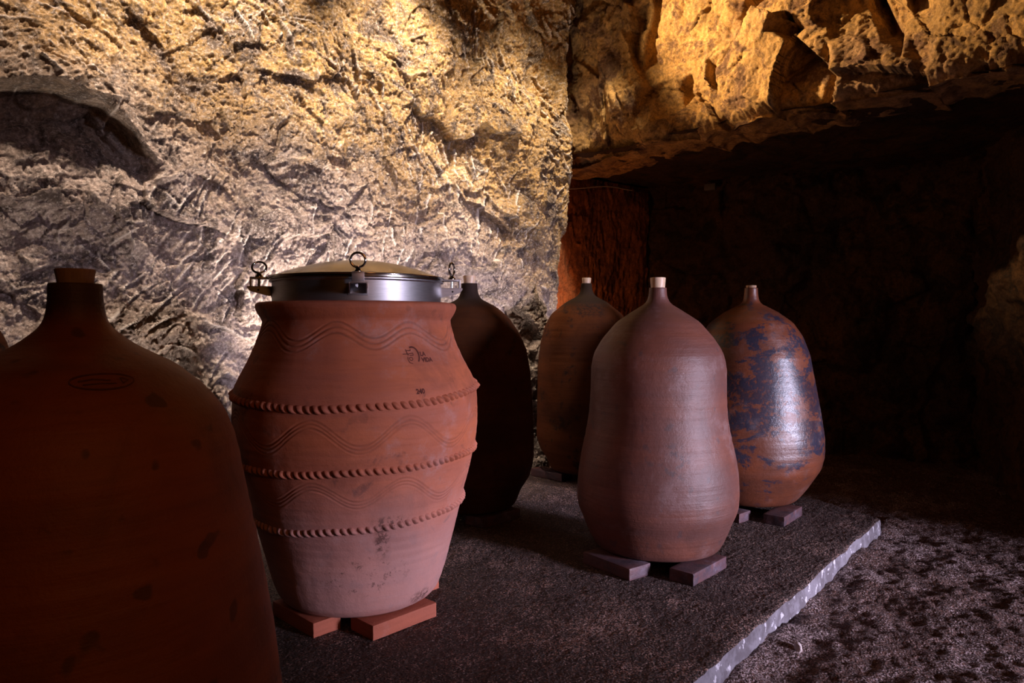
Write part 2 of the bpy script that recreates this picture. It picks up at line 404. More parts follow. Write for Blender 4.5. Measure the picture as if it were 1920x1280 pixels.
rng = random.Random(7)
LW = [(-3.2, 1.07), (.36, 4.20), (.33, 4.26), (-.35, 4.46)]
LWLEN = math.hypot(3.56, 3.13)
def h_left(U, Z):
    wx = U + .07*perlin(U*2.6, Z*2.6, 3) + .03*perlin(U*8, Z*8, 6); wz = Z + .07*perlin(U*2.6+5, Z*2.6, 4) + .03*perlin(U*8, Z*8, 7)
    H = .085*fbm(U*1.1, Z*1.1, 11, 3)
    f, e = facets(wx*2.6+.35*wz, wz*3.2, 21); H += .060*f
    f2, e2 = facets(wx*7.5-wz*2, wz*7+wx*2, 22); H += .026*f2
    f3, e3 = facets(wx*19, wz*19, 23); H += .0075*f3
    rd = ridged(wx*2.2, wz*2.4, 31, 2); H += .014*smooth(.90, 1.0, rd)
    rd2 = ridged(wx*6.5, wz*6.0, 37, 3); H += .014*smooth(.84, .99, rd2)
    rd3 = ridged(wx*15, wz*13, 39, 2); H += .006*smooth(.82, .99, rd3)
    H += .009*fbm(U*14, Z*14, 41, 4, .65)
    H += .0040*fbm(U*75, Z*75, 47, 2, .7)
    S = np.zeros(H.shape)
    strokes(U, Z, S, 800, rng, (1.0, LWLEN, .3, 1.6), lambda u, v: 68+22*math.sin(u*2.3)+12*math.sin(v*5), 11, .070, .0065, .013)
    strokes(U, Z, S, 520, rng, (2.6, LWLEN, 1.5, 2.8), lambda u, v: -64+16*math.sin(u*3), 11, .070, .0065, .012)
    strokes(U, Z, S, 130, rng, (.8, 3.4, .5, 2.6), lambda u, v: -28+20*math.sin(v*4), 14, .10, .0045, -.008)
    H += S
    pt = smooth(-.35, .35, fbm(U*2.1, Z*2.1, 55, 2))*.75+.25
    vein = np.clip((smooth(.90, .985, rd2)*.9 + smooth(.955, 1.0, rd)*1.0 + smooth(.92, .99, rd3)*.8)*pt + smooth(.003, .009, S)*.9, 0, 1)
    # deep recess with an overhanging lip at the far left (measured along the wall)
    lip = np.interp(U, [1.2, 1.6, 1.90, 2.12, 2.29, 2.38, 2.46], [1.52, 1.59, 1.625, 1.668, 1.64, 1.56, 1.46]) + .008*perlin(U*16, Z*0, 61)
    d = lip - Z; win = smooth(2.50, 2.36, U)*smooth(1.1, 1.5, U)
    d = d + .03*perlin(U*9, Z*9, 63)*smooth(.02, .08, d)
    H += win*smooth(0, .05, d)*.02*facets(U*12, Z*12, 65)[0]
    H += win*(.055*np.exp(-(np.clip(-d, 0, 9)/.09)**2)*smooth(.012, -.006, d) - .12*smooth(-.004, .018, d)*smooth(.24, .03, d) + .05*np.exp(-((d-.34)/.13)**2))
    # jamb of the alcove leans: the wall's end shifts with height
    end = smooth(LWLEN-.5, LWLEN, U)
    SH = -.135*end*(1.75-Z)*(Z < 1.9)*smooth(1.9, 1.7, Z)*.9
    fade = 1-.6*smooth(LWLEN-.12, LWLEN+.05, U)
    return H*fade, vein, SH
wall_along('wall_left', LW, -.05, 3.3, .0052, h_left, M_WALL)

# wall over the alcove: heavy undercut rock, running from the corner toward the right
LT = [(.02, 4.52), (.40, 4.22), (2.02, 2.66), (2.9, 1.9)]
def h_lintel(U, Z):
    wx = U + .12*perlin(U*1.8, Z*1.8, 103); wz = Z + .12*perlin(U*1.8+5, Z*1.8, 104)
    H = .10*fbm(U*1.3, Z*.9, 111, 3)
    f, e = facets(wx*3.1+.5*wz, wz*1.8, 121); H += .13*f*smooth(.3, 1.0, U)
    f2, e2 = facets(wx*9, wz*7, 122); H += .018*f2; f3, e3 = facets(wx*24, wz*20, 123); H += .007*f3
    H += .075*(np.abs(perlin(wx*2.3+.7*wz, wz*.7, 133))*2-.5)*smooth(.3, .8, U)
    g = ridged(wx*2.0+.4*wz, wz*.8, 131, 2); H -= .14*smooth(.80, .98, g)*smooth(.6, 1.1, U)
    H += .012*fbm(U*9, Z*7, 141, 4, .6) + .004*fbm(U*60, Z*60, 147, 2)
    S = np.zeros(H.shape)
    strokes(U, Z, S, 60, rng, (2.5, 3.2, 1.95, 2.6), lambda u, v: 40, 5, .14, .005, .004)
    H += S
    rd2 = ridged(wx*7, wz*7, 137, 3)
    vein = np.clip(smooth(.92, 1.0, rd2)*.6 + smooth(.004, .01, S)*.5, 0, 1)
    H -= .06*smooth(1.90, 1.82, Z)
    return H, vein, U*0

def build_lintel():
    P = np.array(LT, float); seg = np.hypot(*np.diff(P, axis=0).T); cum = np.concatenate([[0], np.cumsum(seg)])
    step = .0060
    U = np.arange(0, cum[-1], step)
    # profile: 0 = deep under the rock, then out to the front edge, then up the face
    under = np.linspace(-.35, 0, 40)[:-1]; up = np.arange(0, 1.55, step)
    xs = np.interp(U, cum, P[:, 0]); ys = np.interp(U, cum, P[:, 1])
    k = 31; ker = np.hanning(k+2)[1:-1]; ker /= ker.sum()
    xs = np.convolve(np.pad(xs, k, 'reflect', reflect_type='odd'), ker, 'same')[k:-k]
    ys = np.convolve(np.pad(ys, k, 'reflect', reflect_type='odd'), ker, 'same')[k:-k]
    tx = np.gradient(xs); ty = np.gradient(ys); L = np.hypot(tx, ty); nx = ty/L; ny = -tx/L
    zb = 1.845 + .012*perlin(U*3, U*0, 5) + .008*perlin(U*11, U*0, 6) - .035*smooth(.9, .35, U)
    zf = np.concatenate([np.zeros(len(under)), up]); of = np.concatenate([under, np.zeros(len(up))])
    UU, ZF = np.meshgrid(U, zf); OF = np.repeat(of[:, None], len(U), 1)
    Z = zb[None, :]+ZF
    H, V, _ = h_lintel(UU, Z)
    rnd = smooth(.10, 0, ZF)*.03*(OF == 0)
    X = xs+nx*(H+OF-rnd); Y = ys+ny*(H+OF-rnd); Z = Z + .02*fbm(UU*6, OF*6, 8, 3)*(OF < 0)*smooth(0, -.05, OF)
    co = np.stack([X, Y, Z], -1).reshape(-1, 3)
    o = mesh_obj('wall_right', co, grid_faces(len(zf), len(U)), M_LINTEL); attr(o, 'vein', V)
    structure(o)
build_lintel()

def h_plain(seed, amp=1.0, vert=False):
    def f(U, Z):
        if vert:
            H = .05*fbm(U*1.5, Z*.8, seed, 3) + .004*ridged(U*16+Z*2, Z*3, seed+3, 3) + .012*facets(U*9, Z*5, seed+4)[0] + .006*fbm(U*34, Z*12, seed+5, 4, .7)
        else:
            H = .09*fbm(U*1.5, Z*1.5, seed, 4) + .03*facets(U*4, Z*4, seed+2)[0] + .012*fbm(U*14, Z*14, seed+5, 4, .6)
        V = smooth(.9, 1.0, ridged(U*6, Z*6, seed+9, 3))
        return H*amp, V, U*0
    return f
wall_along('wall_alcove', [(-.6, 4.62), (.30, 4.66), (.98, 5.22)], -.05, 1.83, .008, h_plain(201, .8, True), M_RED)
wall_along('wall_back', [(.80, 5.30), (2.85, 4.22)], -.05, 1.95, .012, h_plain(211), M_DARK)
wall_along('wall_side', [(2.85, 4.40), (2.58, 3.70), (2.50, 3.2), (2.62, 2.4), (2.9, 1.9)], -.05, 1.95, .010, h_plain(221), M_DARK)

# rock ceiling of the alcove and roof of the gallery
def ceil_grid(name, x0, x1, y0, y1, z, step, mat, amp, seed):
    X, Y = np.meshgrid(np.arange(x0, x1, step), np.arange(y0, y1, step))
    Z = z(X, Y) + amp*fbm(X*1.6, Y*1.6, seed, 4) + .01*fbm(X*9, Y*9, seed+3, 3)
    o = mesh_obj(name, np.stack([X, Y, Z], -1).reshape(-1, 3), grid_faces(*X.shape), mat); attr(o, 'vein', X*0)
    return structure(o)
def build_alcove_ceiling():
    # between the lintel line and the back wall
    a = np.array([[.05, 4.55], [.42, 4.26], [2.05, 2.70], [2.95, 1.9]]); b = np.array([[.3, 5.5], [.95, 5.45], [2.3, 4.8], [3.1, 4.3]])
    s = np.linspace(0, 1, 260); t = np.linspace(-.0, 1, 150)
    ca = np.array([0, .16, .75, 1.0])
    A = np.stack([np.interp(s, ca, a[:, k]) for k in (0, 1)], -1); B = np.stack([np.interp(s, [0, .2, .7, 1], b[:, k]) for k in (0, 1)], -1)
    P = A[None]*(1-t[:, None, None]) + B[None]*t[:, None, None]
    X = P[..., 0]; Y = P[..., 1]
    Z = 1.865 - .035*t[:, None] + .020*fbm(X*2, Y*2, 301, 4) + .006*fbm(X*14, Y*14, 303, 3)
    o = mesh_obj('ceiling', np.stack([X, Y, Z], -1).reshape(-1, 3), grid_faces(len(t), len(s)), M_DARK); attr(o, 'vein', X*0)
    structure(o)
build_alcove_ceiling()
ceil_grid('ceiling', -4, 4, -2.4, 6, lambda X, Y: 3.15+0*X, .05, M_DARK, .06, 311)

# earth floor
def build_floor():
    step = .010
    X, Y = np.meshgrid(np.arange(-3.4, 3.2, step), np.arange(-.6, 5.6, step))
    Z = .018*fbm(X*1.2, Y*1.2, 401, 3) + .009*fbm(X*9, Y*9, 403, 3) + .005*fbm(X*38, Y*38, 407, 2) - .012
    # heaped against the slab edge
    d = (X-1.501)*.764 - (Y-2.872)*.645
    Z += .012*np.exp(-(d/.06)**2)*(1+perlin(X*6, Y*6, 9))
    Z = np.where((X > -1.2) & (d < -.03) & (Y < 2.7), -.02, Z)
    o = mesh_obj('floor', np.stack([X, Y, Z], -1).reshape(-1, 3), grid_faces(*X.shape), M_FLOOR)
    structure(o)
build_floor()

# raised concrete slab the jars stand on
def build_slab():
    A = np.array([-.95, -.05]); B = np.array([1.501, 2.872]); Cc = np.array([.80, 4.22]); D = np.array([-3.1, 1.5])
    ns, nt_ = 620, 420
    s = np.linspace(0, 1, ns); t = np.linspace(0, 1, nt_)**1.25
    S, T = np.meshgrid(s, t)
    P = (A*(1-S[..., None])+B*S[..., None])*(1-T[..., None]) + (D*(1-S[..., None])+Cc*S[..., None])*T[..., None]
    X = P[..., 0]; Y = P[..., 1]
    Z = .055 + .0022*fbm(X*9, Y*9, 501, 3) + .0015*fbm(X*60, Y*60, 503, 2)
    # worn front edge
    w_ = (.005*perlin(X*4, Y*4, 505)+.0016*perlin(X*16, Y*16, 507))*np.exp(-T/.01)
    X = X + .764*w_; Y = Y - .645*w_
    chip = np.exp(-T/.004)*np.clip(perlin(X*11, Y*11, 509), 0, 1)
    Z = Z - .010*chip - .004*np.exp(-T/.003)
    # right end bow
    bow = np.exp(-(1-S)/.01)*.028*np.sin(PI*np.clip(T/.35, 0, 1)); X = X + bow*.88; Y = Y + bow*.46
    top = np.stack([X, Y, Z], -1)
    verts = [top.reshape(-1, 3)]; faces = [grid_faces(nt_, ns)]
    mats = [np.zeros(len(faces[0]), int)]
    base = nt_*ns
    rim = top[0]; rows = []
    for k, f in enumerate((.0, .25, .5, .75, 1.0, 1.25)):
        r = rim.copy(); r[:, 2] = rim[:, 2] - f*.055
        n_ = .0025*perlin(r[:, 0]*9, r[:, 1]*9+f*5, 511) + .006*f
        r[:, 0] += .764*n_; r[:, 1] -= .645*n_
        if k == 0: r = rim.copy()
        rows.append(r)
    R = np.stack(rows[::-1]); verts.append(R.reshape(-1, 3)); g = grid_faces(6, ns)+base; faces.append(g); mats.append(np.ones(len(g), int)); base += 6*ns
    rim = top[:, -1]
    R = np.stack([np.stack([rim[:, 0]+.003*k, rim[:, 1]+.002*k, rim[:, 2]-.0137*k], -1) for k in range(6)][::-1])
    verts.append(R.reshape(-1, 3)); g = grid_faces(6, nt_)+base; faces.append(g); mats.append(np.ones(len(g), int))
    o = mesh_obj('concrete_slab', np.concatenate(verts), np.concatenate(faces), M_SLAB)
    o.data.materials.append(M_EDGE)
    o.data.polygons.foreach_set('material_index', np.concatenate(mats).astype(np.int32))
    structure(o)
build_slab()

# ------------------------------------------------------------------ jars
def dense(prof, n):
    """smooth resample of a (r, z) profile listed top to bottom"""
    P = np.array(prof, float); d = np.concatenate([[0], np.cumsum(np.hypot(*np.diff(P, axis=0).T))])
    tt_ = np.linspace(0, d[-1], n)
    # Catmull-Rom style: smooth a linear interpolation, keep ends
    r = np.interp(tt_, d, P[:, 0]); z = np.interp(tt_, d, P[:, 1])
    k = max(3, n//28); k += 1-k % 2; ker = np.hanning(k+2)[1:-1]; ker /= ker.sum()
    pad = lambda a: np.pad(a, k, 'reflect', reflect_type='odd')
    r = np.convolve(pad(r), ker, 'same')[k:-k]; z = np.convolve(pad(z), ker, 'same')[k:-k]
    return r, z

def fixbase(prof, zmin, z0=.25, base=.0947):
    return [(r, (base+(z-zmin)*(z0-base)/(z0-zmin)) if z < z0 else z) for r, z in prof] + [(.17, .0946), (.08, .0945)]

JB = .0945
def demijohn(loc, prof, mat, corkmat, cork, label, group, seed, wob=.004, neck_lip=.0):
    t = thing('clay_jar', label, 'jar', (loc[0], loc[1], JB), 0, group)
    r, z = dense(prof, 170)
    z = z-JB; z[-1] = 0.0
    top_z = z[0]
    # small lip, wall thickness and inside of the neck
    n = 160
    a = np.linspace(0, 2*PI, n, endpoint=False)
    body_r = r[:, None]*np.ones(n)[None]; Z = z[:, None]*np.ones(n)[None]
    blend = smooth(.035, .15, body_r)
    body_r = body_r + blend*(wob*np.sin(a*2+seed)[None, :]*np.sin(Z*7+seed) + wob*.5*perlin(np.cos(a)[None, :]*2+Z*4+seed, np.sin(a)[None, :]*2+Z*3, int(seed*10)))
    body_r = body_r + blend*.0012*np.sin(Z*190+np.sin(a+seed)[None, :])*perlin(Z*9+seed, Z*0, 71)
    rt = float(r[0])
    ins = [(rt*.97, top_z+.0016), (rt*.86, top_z+.0018), (rt*.80, top_z-.001), (rt*.78, top_z-.03)]
    rr = np.concatenate([np.array([[q[0]]*n for q in ins[::-1]]), body_r, [[.004]*n]])
    zz = np.concatenate([np.array([[q[1]]*n for q in ins[::-1]]), Z, [[.0012]*n]])
    co = np.stack([rr*np.cos(a), rr*np.sin(a), zz], -1).reshape(-1, 3)
    f = grid_faces(rr.shape[0], n, True)[:, ::-1]
    mesh_obj('body', co, f, mat, t)
    # tapered bung
    if cork:
        r0, r1, h = cork; bm = bmesh.new()
        add_lathe(bm, [(r0*.9, -.022), (r0, 0), (r1*.985, h*.93), (r1*.95, h), (r1*.2, h*1.01)], 48, (0, 0, top_z))
        o = bm_obj('stopper', bm, corkmat, t, True, 40)
        o.location = (0, 0, 0)
    return t

P_MID = fixbase([(.0291, .9727), (.0295, .955), (.0311, .9438), (.040, .922), (.0825, .8947), (.135, .8586), (.1837, .8016), (.2131, .7538), (.2253, .7044), (.2294, .6157), (.235, .5448), (.2474, .4744), (.2614, .4132), (.2703, .3517), (.2726, .2809), (.268, .227), (.2498, .1714), (.234, .1176), (.219, .0737), (.212, .055), (.198, .035)], .035)
P_RIGHT = fixbase([(.0273, 1.0048), (.028, .985), (.0297, .9679), (.0365, .9402), (.1081, .903), (.1701, .8573), (.2106, .7986), (.2384, .7202), (.2516, .6418), (.269, .5526), (.2842, .4749), (.2996, .375), (.3004, .2966), (.2888, .2392), (.2625, .1846), (.236, .13), (.212, .088), (.200, .068), (.185, .05)], .05)
P_880 = fixbase([(.033, 1.0167), (.034, 1.0), (.0352, .9813), (.0463, .9547), (.1105, .9215), (.1659, .8727), (.2103, .8107), (.2391, .7443), (.2569, .6445), (.2658, .5113), (.2682, .3778), (.266, .2885), (.2483, .221), (.2105, .1642), (.195, .1231), (.188, .105), (.175, .09)], .09)
P_1095 = fixbase([(.0261, 1.0203), (.027, 1.0), (.0288, .9862), (.0419, .96), (.0993, .9283), (.172, .8681), (.2058, .8029), (.2293, .7118), (.2426, .6077), (.2485, .425), (.2467, .2679), (.229, .1884), (.1931, .121), (.18, .0791), (.174, .065), (.165, .055)], .055)
P_FRONT = [(.0328, .9073), (.0333, .89), (.0343, .8737), (.0399, .8512), (.0694, .8261), (.124, .7967), (.1629, .7645), (.1917, .7282), (.2082, .6838), (.2203, .6193), (.2347, .5462), (.2477, .4727), (.2585, .3989), (.2655, .3086), (.262, .24), (.24, .18), (.20, .13), (.18, .105), (.165, .0948), (.10, .0945)]

JG = 'bottle-necked clay jars on the slab'
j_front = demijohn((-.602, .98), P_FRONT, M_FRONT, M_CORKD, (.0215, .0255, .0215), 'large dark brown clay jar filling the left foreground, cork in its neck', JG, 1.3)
j_mid = demijohn((.497, 2.42), P_MID, M_MID, M_CORK, (.0235, .0265, .036), 'waisted reddish-brown clay jar right of centre, tall pale stopper, nearest of the right-hand jars', JG, 2.1)
j_right = demijohn((1.037, 3.08), P_RIGHT, M_RIGHT, M_CORKD, (.021, .0225, .012), 'clay jar with blue-black glossy patches, rightmost, short flush stopper', JG, 3.7)
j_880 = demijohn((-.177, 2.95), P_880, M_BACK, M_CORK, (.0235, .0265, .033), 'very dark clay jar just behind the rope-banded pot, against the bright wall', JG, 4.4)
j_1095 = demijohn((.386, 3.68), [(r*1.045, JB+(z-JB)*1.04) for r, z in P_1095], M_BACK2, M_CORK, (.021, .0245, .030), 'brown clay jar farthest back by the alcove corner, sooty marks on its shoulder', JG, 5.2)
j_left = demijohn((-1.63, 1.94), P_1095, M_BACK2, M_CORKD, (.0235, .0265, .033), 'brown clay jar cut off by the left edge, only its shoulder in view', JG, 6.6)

# ------------------------------------------------------------------ bricks under the jars
def brick(x, y, d, len_, wid, h, mat, label, group, z=.0555):
    """corner (x, y), long side along direction d, width to the left of d"""
    bm = bmesh.new(); L = math.hypot(*d); ux, uy = d[0]/L, d[1]/L; vx, vy = -uy, ux
    rs = random.Random(int(x*1000+y*77))
    cx = x+ux*len_/2+vx*wid/2; cy = y+uy*len_/2+vy*wid/2
    add_box(bm, (0, 0, h/2), (len_, wid, h))
    bmesh.ops.bevel(bm, geom=list(bm.edges), offset=.0022, segments=2, affect='EDGES', profile=.6)
    bmesh.ops.subdivide_edges(bm, edges=[e for e in bm.edges if e.calc_length() > .02], cuts=5, use_grid_fill=True)
    for v in bm.verts:
        v.co.x += rs.uniform(-.0005, .0005); v.co.y += rs.uniform(-.0005, .0005)
    o = bm_obj('brick', bm, mat, None, True, 40)
    o.location = (cx, cy, z); o.rotation_euler = (0, 0, math.atan2(uy, ux))
    tag(o, label, 'brick', group)
    return o
u = (.69, .724); v = (-.724, .69)
G1 = 'red bricks under the rope-banded pot'
brick(-.349, 1.762, u, .208, .10, .0385, M_BRICK, 'red brick under the rope-banded pot, long side lit, front right', G1)
brick(-.503, 1.777, u, .080, .21, .0385, M_BRICK, 'red brick under the rope-banded pot, front left beside the foreground jar', G1)
brick(-.275, 2.059, u, .080, .21, .0385, M_BRICK, 'red brick under the rope-banded pot, only its end showing behind the right side', G1)
G2 = 'dark bricks under the waisted jar'
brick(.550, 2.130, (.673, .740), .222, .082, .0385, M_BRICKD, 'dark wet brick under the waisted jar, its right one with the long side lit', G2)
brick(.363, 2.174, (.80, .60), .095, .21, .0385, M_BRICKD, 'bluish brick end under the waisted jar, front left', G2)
G3 = 'dark bricks under the glossy patched jar'
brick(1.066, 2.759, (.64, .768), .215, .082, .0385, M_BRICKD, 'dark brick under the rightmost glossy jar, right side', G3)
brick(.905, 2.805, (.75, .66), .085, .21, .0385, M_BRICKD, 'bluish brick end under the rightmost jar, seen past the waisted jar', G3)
G4 = 'bricks under the dark jar at the wall'
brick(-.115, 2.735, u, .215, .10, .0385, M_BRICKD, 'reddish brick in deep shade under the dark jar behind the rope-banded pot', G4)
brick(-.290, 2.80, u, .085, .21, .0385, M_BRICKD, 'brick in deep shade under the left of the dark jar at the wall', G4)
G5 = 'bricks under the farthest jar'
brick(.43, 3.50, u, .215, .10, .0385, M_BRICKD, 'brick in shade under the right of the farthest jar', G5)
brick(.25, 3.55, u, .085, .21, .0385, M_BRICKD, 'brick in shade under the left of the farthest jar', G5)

# ------------------------------------------------------------------ the big rope-banded pot
pot = thing('storage_pot', 'large terracotta pot with rope bands, wavy lines and clamped steel lid', 'pot', (-.433, 2.0, .095), math.radians(12.2))
PB = .095
PP = [(.2320, .908), (.262, .911), (.2725, .9085), (.2765, .902), (.2755, .893), (.268, .877), (.2575, .862), (.2607, .8444), (.2742, .8018), (.2938, .7562), (.318, .7107),
      (.3301, .6849), (.3346, .6423), (.3361, .6042), (.336, .5737), (.3314, .5355), (.3238, .5002), (.3161, .4663), (.3069, .4278), (.2962, .3893), (.29, .3584), (.2839, .3352),
      (.2655, .2656), (.2501, .2036), (.236, .152), (.224, .120), (.208, .103), (.192, .0955)]
def pot_profile(n=520):
    P = np.array(PP); d = np.concatenate([[0], np.cumsum(np.hypot(*np.diff(P, axis=0).T))]); q = np.linspace(0, d[-1], n)
    r = np.interp(q, d, P[:, 0]); z = np.interp(q, d, P[:, 1])
    k = 15; ker = np.hanning(k+2)[1:-1]; ker /= ker.sum(); pad = lambda x: np.pad(x, k, 'reflect', reflect_type='odd')
    return np.convolve(pad(r), ker, 'same')[k:-k], np.convolve(pad(z), ker, 'same')[k:-k]-PB
pr, pz = pot_profile()
def pot_R(z):      # outer radius below the rim, z above the pot's base
    m = pz < .765
    return np.interp(z, pz[m][::-1], pr[m][::-1])
def pot_off(A, ZW):
    quiet = 1-smooth(.30, .18, np.abs(A-.49))*smooth(.80, .77, ZW)*smooth(.70, .73, ZW)
    return (.0016*fbm(A*2.2, ZW*6, 601, 3) + .0007*np.sin(ZW*260+np.sin(A))*perlin(ZW*14, A, 603))*(ZW < .86)*quiet + .0015*np.sin(2*A+.6)
def build_pot_body():
    n = 1100; a = np.linspace(-PI, PI, n, endpoint=False)
    R = pr[:, None]*np.ones(n)[None]; Z = pz[:, None]*np.ones(n)[None]; A = np.ones(len(pz))[:, None]*a[None]
    ZW = Z+PB
    low = ZW < .86
    G = np.zeros(R.shape)
    # three bands of combed wavy lines
    for zc, amp, ph, sp, dep in ((.822, .022, 31.0, .0135, .0018), (.583, .034, 23.0, .0095, .0013), (.437, .027, 22.0, .0085, .0012)):
        wv = zc + amp*np.cos(8*(A-math.radians(ph)) + .25*np.sin(3*A)) + .004*np.sin(5*A+1)
        slope = np.sqrt(1+(8*amp/.30*np.sin(8*(A-math.radians(ph))))**2)
        for k in (-1, 0, 1):
            d = (ZW-(wv+k*sp))/slope
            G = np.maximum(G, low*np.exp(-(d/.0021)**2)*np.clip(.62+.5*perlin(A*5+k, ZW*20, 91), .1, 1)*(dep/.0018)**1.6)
            R = R - low*dep*np.exp(-(d/.0024)**2)*(.75+.25*np.sin(A*11+k)) + low*dep*.35*np.exp(-((np.abs(d)-.0045)/.002)**2)
    R = R + pot_off(A, ZW)
    floor_r = np.full((1, n), .004)
    R = np.concatenate([R, floor_r]); Z = np.concatenate([Z, np.full((1, n), pz[-1])])
    Z[-2:] = .001
    AA = np.concatenate([A, a[None]])
    co = np.stack([R*np.sin(AA), -R*np.cos(AA), Z], -1).reshape(-1, 3)
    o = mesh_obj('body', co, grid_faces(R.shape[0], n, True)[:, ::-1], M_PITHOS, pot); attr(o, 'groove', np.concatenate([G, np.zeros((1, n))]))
build_pot_body()
def rope_band(c, p, q, nrope, seed):
    na = nrope*10; nt_ = 13
    a = np.linspace(-PI, PI, na, endpoint=False); tq = np.linspace(-1, 1, nt_)
    A, T = np.meshgrid(a, tq)
    zc = c + p*np.cos(A) + q*np.sin(A) - PB + .0015*np.sin(A*7+seed)
    ph = nrope*A + 1.9*T + .8*perlin(A*6, A*0, seed)
    notch = .5+.5*np.sin(ph)
    notch = 1-(1-notch)**1.8
    amp = .8+.35*perlin(A*9, A*0, seed+5)
    out = .0140*np.cos(T*PI/2)**.7*(.22+.78*notch*amp)
    zz = zc + T*.0105*(1+.1*notch)
    rr = pot_R(zz) - .0025 + out
    co = np.stack([rr*np.sin(A), -rr*np.cos(A), zz], -1).reshape(-1, 3)
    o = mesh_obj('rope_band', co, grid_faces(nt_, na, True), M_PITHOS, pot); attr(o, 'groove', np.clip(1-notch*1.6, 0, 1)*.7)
rope_band(.676, -.024, .009, 100, 1)
rope_band(.494, .002, .012, 104, 2)
rope_band(.345, .002, .018, 92, 3)

# steel collar, domed lid
bm = bmesh.new()
add_lathe(bm, [(.2305, .8-.002), (.2312, .805), (.2312, .868), (.2335, .8705), (.2385, .8712), (.2385, .8745), (.226, .8745), (.226, .799)], 160, (0, 0, 0), cap=False)
collar = bm_obj('collar', bm, M_STEEL, pot, True, 35)
bm = bmesh.new()
pr_l = [(.226, .8752), (.2385, .8752), (.2405, .877), (.2405, .8835), (.2385, .8855), (.2335, .886), (.229, .8875), (.220, .8905)]
for k in range(1, 15):
    f = k/14; rr_ = .220*(1-f)+.0005
    pr_l.append((rr_, .8905+.0445*(1-(rr_/.220)**2)*.985))
add_lathe(bm, pr_l, 160, (0, 0, 0), cap=False)
lid = bm_obj('lid', bm, M_DOME, pot, True, 35)
bm = bmesh.new(); add_torus(bm, (0, 0, .884), .2400, .0026, Matrix.Identity(3) @ Matrix.Rotation(PI/2, 3, 'X'), 160, 10)
bm_obj('rolled_rim', bm, M_STEEL_B, lid, True)

def clamp(ang, ring_rot, tilt, sx=1.0, sy=1.0):
    """welded bracket, clamp shoe and eye bolt; local x = outward"""
    Rz = Matrix.Rotation(ang-PI/2, 4, 'Z')      # ang from -Y toward +X
    bm = bmesh.new(); x0 = .2300; t_ = .0026; hw = .0205
    pts = [(x0, .835), (x0+.010, .8335), (x0+.056, .846), (x0+.0625, .8545), (x0+.0625, .8590), (x0, .8590)]
    for sy_ in (-hw, hw):       # tapering cheeks
        va = [bm.verts.new((p_[0], sy_-t_/2, p_[1])) for p_ in pts]; vb = [bm.verts.new((p_[0], sy_+t_/2, p_[1])) for p_ in pts]
        bm.faces.new(va); bm.faces.new(vb[::-1])
        for k in range(len(pts)):
            bm.faces.new((va[k], va[(k+1) % len(pts)], vb[(k+1) % len(pts)], vb[k]))
    add_box(bm, (x0+.031, 0, .8578), (.062, 2*hw+t_, .0026), None, .0008)
    add_box(bm, (x0+.0010, 0, .8440), (.0020, .050, .0300), None, .0006)
    # clamp shoe bridging lid and bracket
    add_box(bm, (x0+.0335, 0, .8815), (.0470, .0300, .0060), None, .0012)
    add_box(bm, (x0+.0545, 0, .8710), (.0050, .0300, .0260), None, .0010)
    add_box(bm, (x0+.0125, 0, .8825), (.0050, .0300, .0060), None, .0010)
    bmesh.ops.transform(bm, matrix=Rz, verts=bm.verts)
    c = bm_obj('clamp', bm, M_STEEL, pot, True, 30)
    for sy_ in (-hw-.0016, hw+.0016):      # pin heads on the cheeks
        bm = bmesh.new()
        add_box(bm, (x0+.034, sy_, .8485), (.0045, .0012, .0045), Matrix.Rotation(PI/4, 3, 'Y'), .0004)
        bmesh.ops.transform(bm, matrix=Rz, verts=bm.verts)
        bm_obj('pin_head', bm, M_DARKM, c, True, 40)
    bm = bmesh.new(); cx = x0+.034
    add_lathe(bm, [(.0038, .846), (.0038, .8925)], 20, (cx, 0, 0))
    add_lathe(bm, [(.0105, .8845), (.0108, .8860), (.0100, .8885), (.0070, .8915), (.0055, .8950), (.0052, .8990)], 28, (cx, 0, 0))
    add_lathe(bm, [(.0072, .8490), (.0072, .8550)], 6, (cx, 0, 0))
    Mr = Matrix.Rotation(ring_rot, 3, 'Z') @ Matrix.Rotation(tilt, 3, 'X')
    up = Mr @ Vector((0, 0, 1))
    add_torus(bm, Vector((cx, 0, .8965)) + up*.0175*sy, .0178, .0031, Mr, 48, 12, sx, sy)
    bmesh.ops.transform(bm, matrix=Rz, verts=bm.verts)
    bm_obj('eye_bolt', bm, M_STEEL_B, c, True, 50)
clamp(0, PI/2, 0)
clamp(-PI/2+.03, 0.0, .45, 1.05, .95)
clamp(PI/2-.02, 1.05, 0)
clamp(PI, PI/2, .1)

# stamped marks on the pot: emblem, two short words and the number
def text_mesh(txt, size, shear=0.0):
    cu = bpy.data.curves.new('t', 'FONT'); cu.body = txt; cu.size = size; cu.align_x = 'LEFT'; cu.resolution_u = 3; cu.offset = size*.05; cu.shear = shear
    ob = bpy.data.objects.new('t', cu); COL.objects.link(ob)
    dg = bpy.context.evaluated_depsgraph_get(); dg.update()
    me = bpy.data.meshes.new_from_object(ob.evaluated_get(dg))
    bpy.data.objects.remove(ob); bpy.data.curves.remove(cu)
    return me
def stroke_poly(bm, pts, w_):
    for p0, p1 in zip(pts, pts[1:]):
        d = (p1-p0); n_ = Vector((-d.y, d.x)).normalized()*w_/2; e = d.normalized()*w_*.3
        q = [p0-e+n_, p0-e-n_, p1+e-n_, p1+e+n_]
        bm.faces.new([bm.verts.new((c_.x, c_.y, 0)) for c_ in q])
